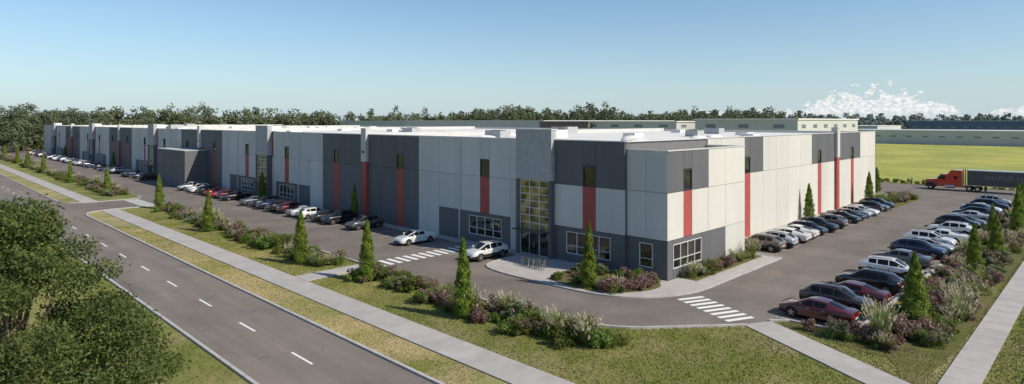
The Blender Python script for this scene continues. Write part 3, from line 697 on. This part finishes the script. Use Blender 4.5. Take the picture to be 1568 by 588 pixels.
ne=[(44.9,'sedan','maroon'),(48.3,'suv','brown'),(51.3,'sedan','maroon'),(55.6,'suv','black'),(61.5,'suv','white'),(67.4,'sedan','grey'),(72.9,'suv','navy'),(76.2,'sedan','silver'),(79.6,'suv','white'),(83.4,'sedan','white'),(89,'suv','white'),(95,'suv','black'),(98,'sedan','grey'),(103.4,'sedan','silver'),(106.4,'suv','black'),(110.3,'suv','navy'),(114,'sedan','white'),(118,'suv','black'),(121,'sedan','black'),(125,'suv','silver')]
for x,k,c in ne: car(x,14.6+random.uniform(-.25,.25),k,c,random.choice([90,90,-90]))
# ---------------------------------------------------------------- truck
M['tred']=P('truck_red',(.55,.035,.022),.3,.1,coat=1)
M['tdark']=P('trailer_side',(.075,.077,.083),.5,var=.1,scale=.8)
M['letter']=P('faded_lettering',(.20,.20,.205),.6)
M['chrome']=P('chrome',(.7,.7,.7),.15,1)
TM=[M['tred'],M['cglass'],M['tyre'],M['chrome'],M['black'],M['tdark'],M['lamp'],M['tail']]
def prism(bm,prof,w,mi,w2=None):
    a=[bm.verts.new((x,-w,z)) for x,z in prof]; b=[bm.verts.new((x,w,z)) for x,z in prof]; n=len(prof)
    fs=[bm.faces.new(a),bm.faces.new(b[::-1])]+[bm.faces.new((a[i],b[i],b[(i+1)%n],a[(i+1)%n])) for i in range(n)]
    for f in fs: f.material_index=mi
    return a+b
bm=bmesh.new()
vs=prism(bm,[(10.3,.75),(10.35,1.75),(10.0,1.95),(8.3,2.12),(8.3,.75)],.72,0)
prism(bm,[(8.3,.7),(8.3,2.15),(7.8,3.0),(7.6,3.12),(6.5,3.15),(6.5,.7)],1.08,0)
prism(bm,[(6.49,.8),(6.49,3.2),(6.1,3.85),(5.6,3.95),(4.2,3.95),(4.2,.8)],1.22,0)
for sg in (-1,1):
    v=[bm.verts.new(c) for c in ((8.2,sg*1.085,2.15),(7.78,sg*1.085,2.85),(6.95,sg*1.085,2.85),(6.95,sg*1.085,2.1))]; f=bm.faces.new(v); f.material_index=1
    add_box(bm,5.0,5.5,sg*1.225-.01,sg*1.225+.01,2.3,2.8,1)
    prism_pts=[(10.25,.55),(10.3,1.0),(10.0,1.35),(9.4,1.5),(8.8,1.35),(8.45,.9),(8.35,.55)]
    a=[bm.verts.new((x,sg*.70,z)) for x,z in prism_pts]; b=[bm.verts.new((x,sg*1.2,z)) for x,z in prism_pts]
    for i in range(6): bm.faces.new((a[i],b[i],b[i+1],a[i+1])).material_index=0
    bm.faces.new((b[0],b[1],b[2],b[3],b[4],b[5],b[6])).material_index=4
    add_cyl(bm,(4.0,sg*1.1,2.6),.09,3.6,'Z',12,3); add_cyl(bm,(6.2,sg*1.0,.75),.33,1.5,'X',16,3)
    add_box(bm,10.1,10.34,sg*.92-.13,sg*.92+.13,1.0,1.25,6,.03); add_box(bm,8.1,8.25,sg*1.4-.12,sg*1.4+.12,2.2,2.8,3,.03)
v=[bm.verts.new(c) for c in ((8.31,-1.0,2.2),(8.31,1.0,2.2),(7.86,.95,2.93),(7.86,-.95,2.93))]; bm.faces.new(v).material_index=1
add_box(bm,10.34,10.42,-.5,.5,.85,1.7,3,.02); add_box(bm,10.3,10.5,-1.2,1.2,.4,.75,3,.05)
add_box(bm,2.0,9.9,-.42,.42,.65,.9,4)
for x in (9.4,3.1,1.8,-7.6,-8.9):
    for sg in (-1,1):
        add_cyl(bm,(x,sg*1.0,.52),.52,.3 if x>9 else .5,'Y',24,2); add_cyl(bm,(x,sg*(1.16 if x>9 else 1.26),.52),.28,.03,'Y',16,3)
add_box(bm,-10.3,3.4,-1.29,1.29,1.15,4.1,5,.02); add_box(bm,-10.3,3.42,-1.3,1.3,1.1,1.22,3); add_box(bm,-10.32,3.42,-1.305,1.305,4.0,4.12,3)
add_box(bm,-9.6,-6.9,-.5,.5,.7,1.1,4); add_box(bm,.6,.8,-.9,-.75,.1,1.1,4); add_box(bm,.6,.8,.75,.9,.1,1.1,4)
add_box(bm,-10.3,-10.2,-1.2,1.2,.5,.65,3)
bmesh.ops.recalc_face_normals(bm,faces=bm.faces[:])
me=bpy.data.meshes.new('truck'); bm.to_mesh(me); bm.free()
for mt in TM: me.materials.append(mt)
TR=obj('semi_trailer_truck',me,None,(147.4,17.8,.014),math.radians(90))
tc=bpy.data.curves.new('lettering','FONT'); tc.body='NUAUR NIANI'; tc.size=1.25; tc.extrude=.004; tc.align_x='CENTER'; tc.align_y='CENTER'
tc.materials.append(M['letter']); to=bpy.data.objects.new('side_lettering',tc); COL.objects.link(to); to.parent=TR; to.location=(-3.4,1.312,2.8); to.rotation_euler=(math.radians(90),0,math.radians(180))
# ---------------------------------------------------------------- bicycles
bm=bmesh.new()
def tube(p,q,r,mi=0):
    p=Vector(p);q=Vector(q);d=q-p; ret=bmesh.ops.create_cone(bm,cap_ends=True,segments=6,radius1=r,radius2=r,depth=d.length)
    bmesh.ops.transform(bm,matrix=Matrix.Translation((p+q)/2)@d.to_track_quat('Z','Y').to_matrix().to_4x4(),verts=ret['verts'])
    for f in set(f for v in ret['verts'] for f in v.link_faces): f.material_index=mi
for cx in (-.52,.52):
    for k in range(20):
        a=k*math.pi/10;b_=(k+1)*math.pi/10; tube((cx+.33*math.cos(a),0,.34+.33*math.sin(a)),(cx+.33*math.cos(b_),0,.34+.33*math.sin(b_)),.02,1)
    for k in range(6):
        a=k*math.pi/3; tube((cx,0,.34),(cx+.32*math.cos(a),0,.34+.32*math.sin(a)),.005,2)
for p,q in (((-.52,0,.34),(-.05,0,.3)),((-.05,0,.3),(.36,0,.78)),((-.05,0,.3),(-.2,0,.86)),((-.17,0,.78),(.34,0,.84)),((-.17,0,.76),(-.52,0,.34)),((.52,0,.34),(.33,0,.98))): tube(p,q,.02,0)
tube((.33,-.25,1.0),(.33,.25,1.0),.014,1); tube((-.32,0,.9),(-.1,0,.9),.045,1); tube((-.12,.0,.3),(.02,0,.3),.07,2)
me=bpy.data.meshes.new('bicycle'); bm.to_mesh(me); bm.free()
for mt in (M['tdark'],M['black'],M['steel']): me.materials.append(mt)
for i in range(5): obj('bicycle',me,None,(42.0,37.4+i*.62,.09),random.uniform(-.12,.12)+.5)
bm=bmesh.new()
for i in range(5):
    y=i*.62+.2; tube((0,y,0),(0,y,.75),.025); tube((.5,y,0),(.5,y,.75),.025); tube((0,y,.75),(.5,y,.75),.025)
me=bpy.data.meshes.new('bike_rack'); bm.to_mesh(me); bm.free(); me.materials.append(M['steel']); obj('bike_rack',me,None,(41.8,37.4,.09))
# ---------------------------------------------------------------- light
el=math.radians(40); ax,ay=.33,-.944
sd=Vector((ax*math.cos(el),ay*math.cos(el),math.sin(el)))
sl=bpy.data.lights.new('sun','SUN'); sl.energy=5.0; sl.angle=math.radians(.5); sl.color=(1,.91,.77)
so=bpy.data.objects.new('sun',sl); COL.objects.link(so); so.rotation_euler=sd.to_track_quat('Z','Y').to_euler(); so.location=(0,0,60)
w=bpy.data.worlds.new('World'); S.world=w; w.use_nodes=True; nt=w.node_tree; nt.nodes.clear()
o=nn(nt,'ShaderNodeOutputWorld'); sky=nn(nt,'ShaderNodeTexSky',sky_type='NISHITA'); sky.sun_disc=False; sky.sun_elevation=el; sky.sun_rotation=math.atan2(ax,ay)
sky.air_density=1.0; sky.dust_density=0.2; sky.ozone_density=1.5
def mth(op,a,b=None,c=None):
    n=nn(nt,'ShaderNodeMath',operation=op)
    for i,v in enumerate((a,b,c)):
        if v is None: continue
        if isinstance(v,(int,float)): n.inputs[i].default_value=v
        else: nt.links.new(v,n.inputs[i])
    return n.outputs[0]
tcn=nn(nt,'ShaderNodeTexCoord'); sx=nn(nt,'ShaderNodeSeparateXYZ'); nt.links.new(tcn.outputs['Generated'],sx.inputs[0])
az=mth('ARCTAN2',sx.outputs[1],sx.outputs[0]); ez=sx.outputs[2]
bg=nn(nt,'ShaderNodeBackground'); bg.inputs[1].default_value=.13
hz=mth('MULTIPLY',mth('EXPONENT',mth('MULTIPLY',mth('MAXIMUM',ez,0),-11.0)),.92)
skc=mix(nt,hz,mix(nt,1.0,sky.outputs[0],(.74,.88,.98),'MULTIPLY'),(3.9,4.85,5.5))
nt.links.new(skc,bg.inputs[0])
cv=nn(nt,'ShaderNodeCombineXYZ'); nt.links.new(mth('MULTIPLY',az,62),cv.inputs[0]); nt.links.new(mth('MULTIPLY',ez,85),cv.inputs[1])
n1=noise(nt,cv.outputs[0],1.0,7,.55); n2=noise(nt,cv.outputs[0],2.6,5,.6)
def gs(a0,wd,h): 
    t=mth('DIVIDE',mth('SUBTRACT',az,a0),wd); t2=mth('MULTIPLY',t,t); return mth('MULTIPLY',mth('EXPONENT',mth('MULTIPLY',mth('MULTIPLY',t2,t2),-1)),h)
hh=mth('ADD',mth('ADD',gs(.245,.09,.040),gs(.43,.12,.015)),mth('ADD',gs(.10,.03,.018),gs(.055,.012,.028)))
amp=mth('ADD',-.35,mth('MULTIPLY',n1,2.6)); top=mth('MULTIPLY',hh,amp)
msk=nn(nt,'ShaderNodeMapRange'); msk.interpolation_type='SMOOTHSTEP'; nt.links.new(mth('SUBTRACT',top,ez),msk.inputs[0]); msk.inputs[1].default_value=0; msk.inputs[2].default_value=.003
lowf=nn(nt,'ShaderNodeMapRange'); nt.links.new(ez,lowf.inputs[0]); lowf.inputs[1].default_value=.0; lowf.inputs[2].default_value=.014
fac=mth('MULTIPLY',mth('MULTIPLY',msk.outputs[0],lowf.outputs[0]),.93)
cb=nn(nt,'ShaderNodeBackground'); nt.links.new(ramp(nt,n2,.36,.60,(.58,.66,.74),(1.0,.97,.93)),cb.inputs[0]); cb.inputs[1].default_value=1.0
ms=nn(nt,'ShaderNodeMixShader'); nt.links.new(fac,ms.inputs[0]); nt.links.new(bg.outputs[0],ms.inputs[1]); nt.links.new(cb.outputs[0],ms.inputs[2]); nt.links.new(ms.outputs[0],o.inputs[0])
print('objects',len(bpy.data.objects))
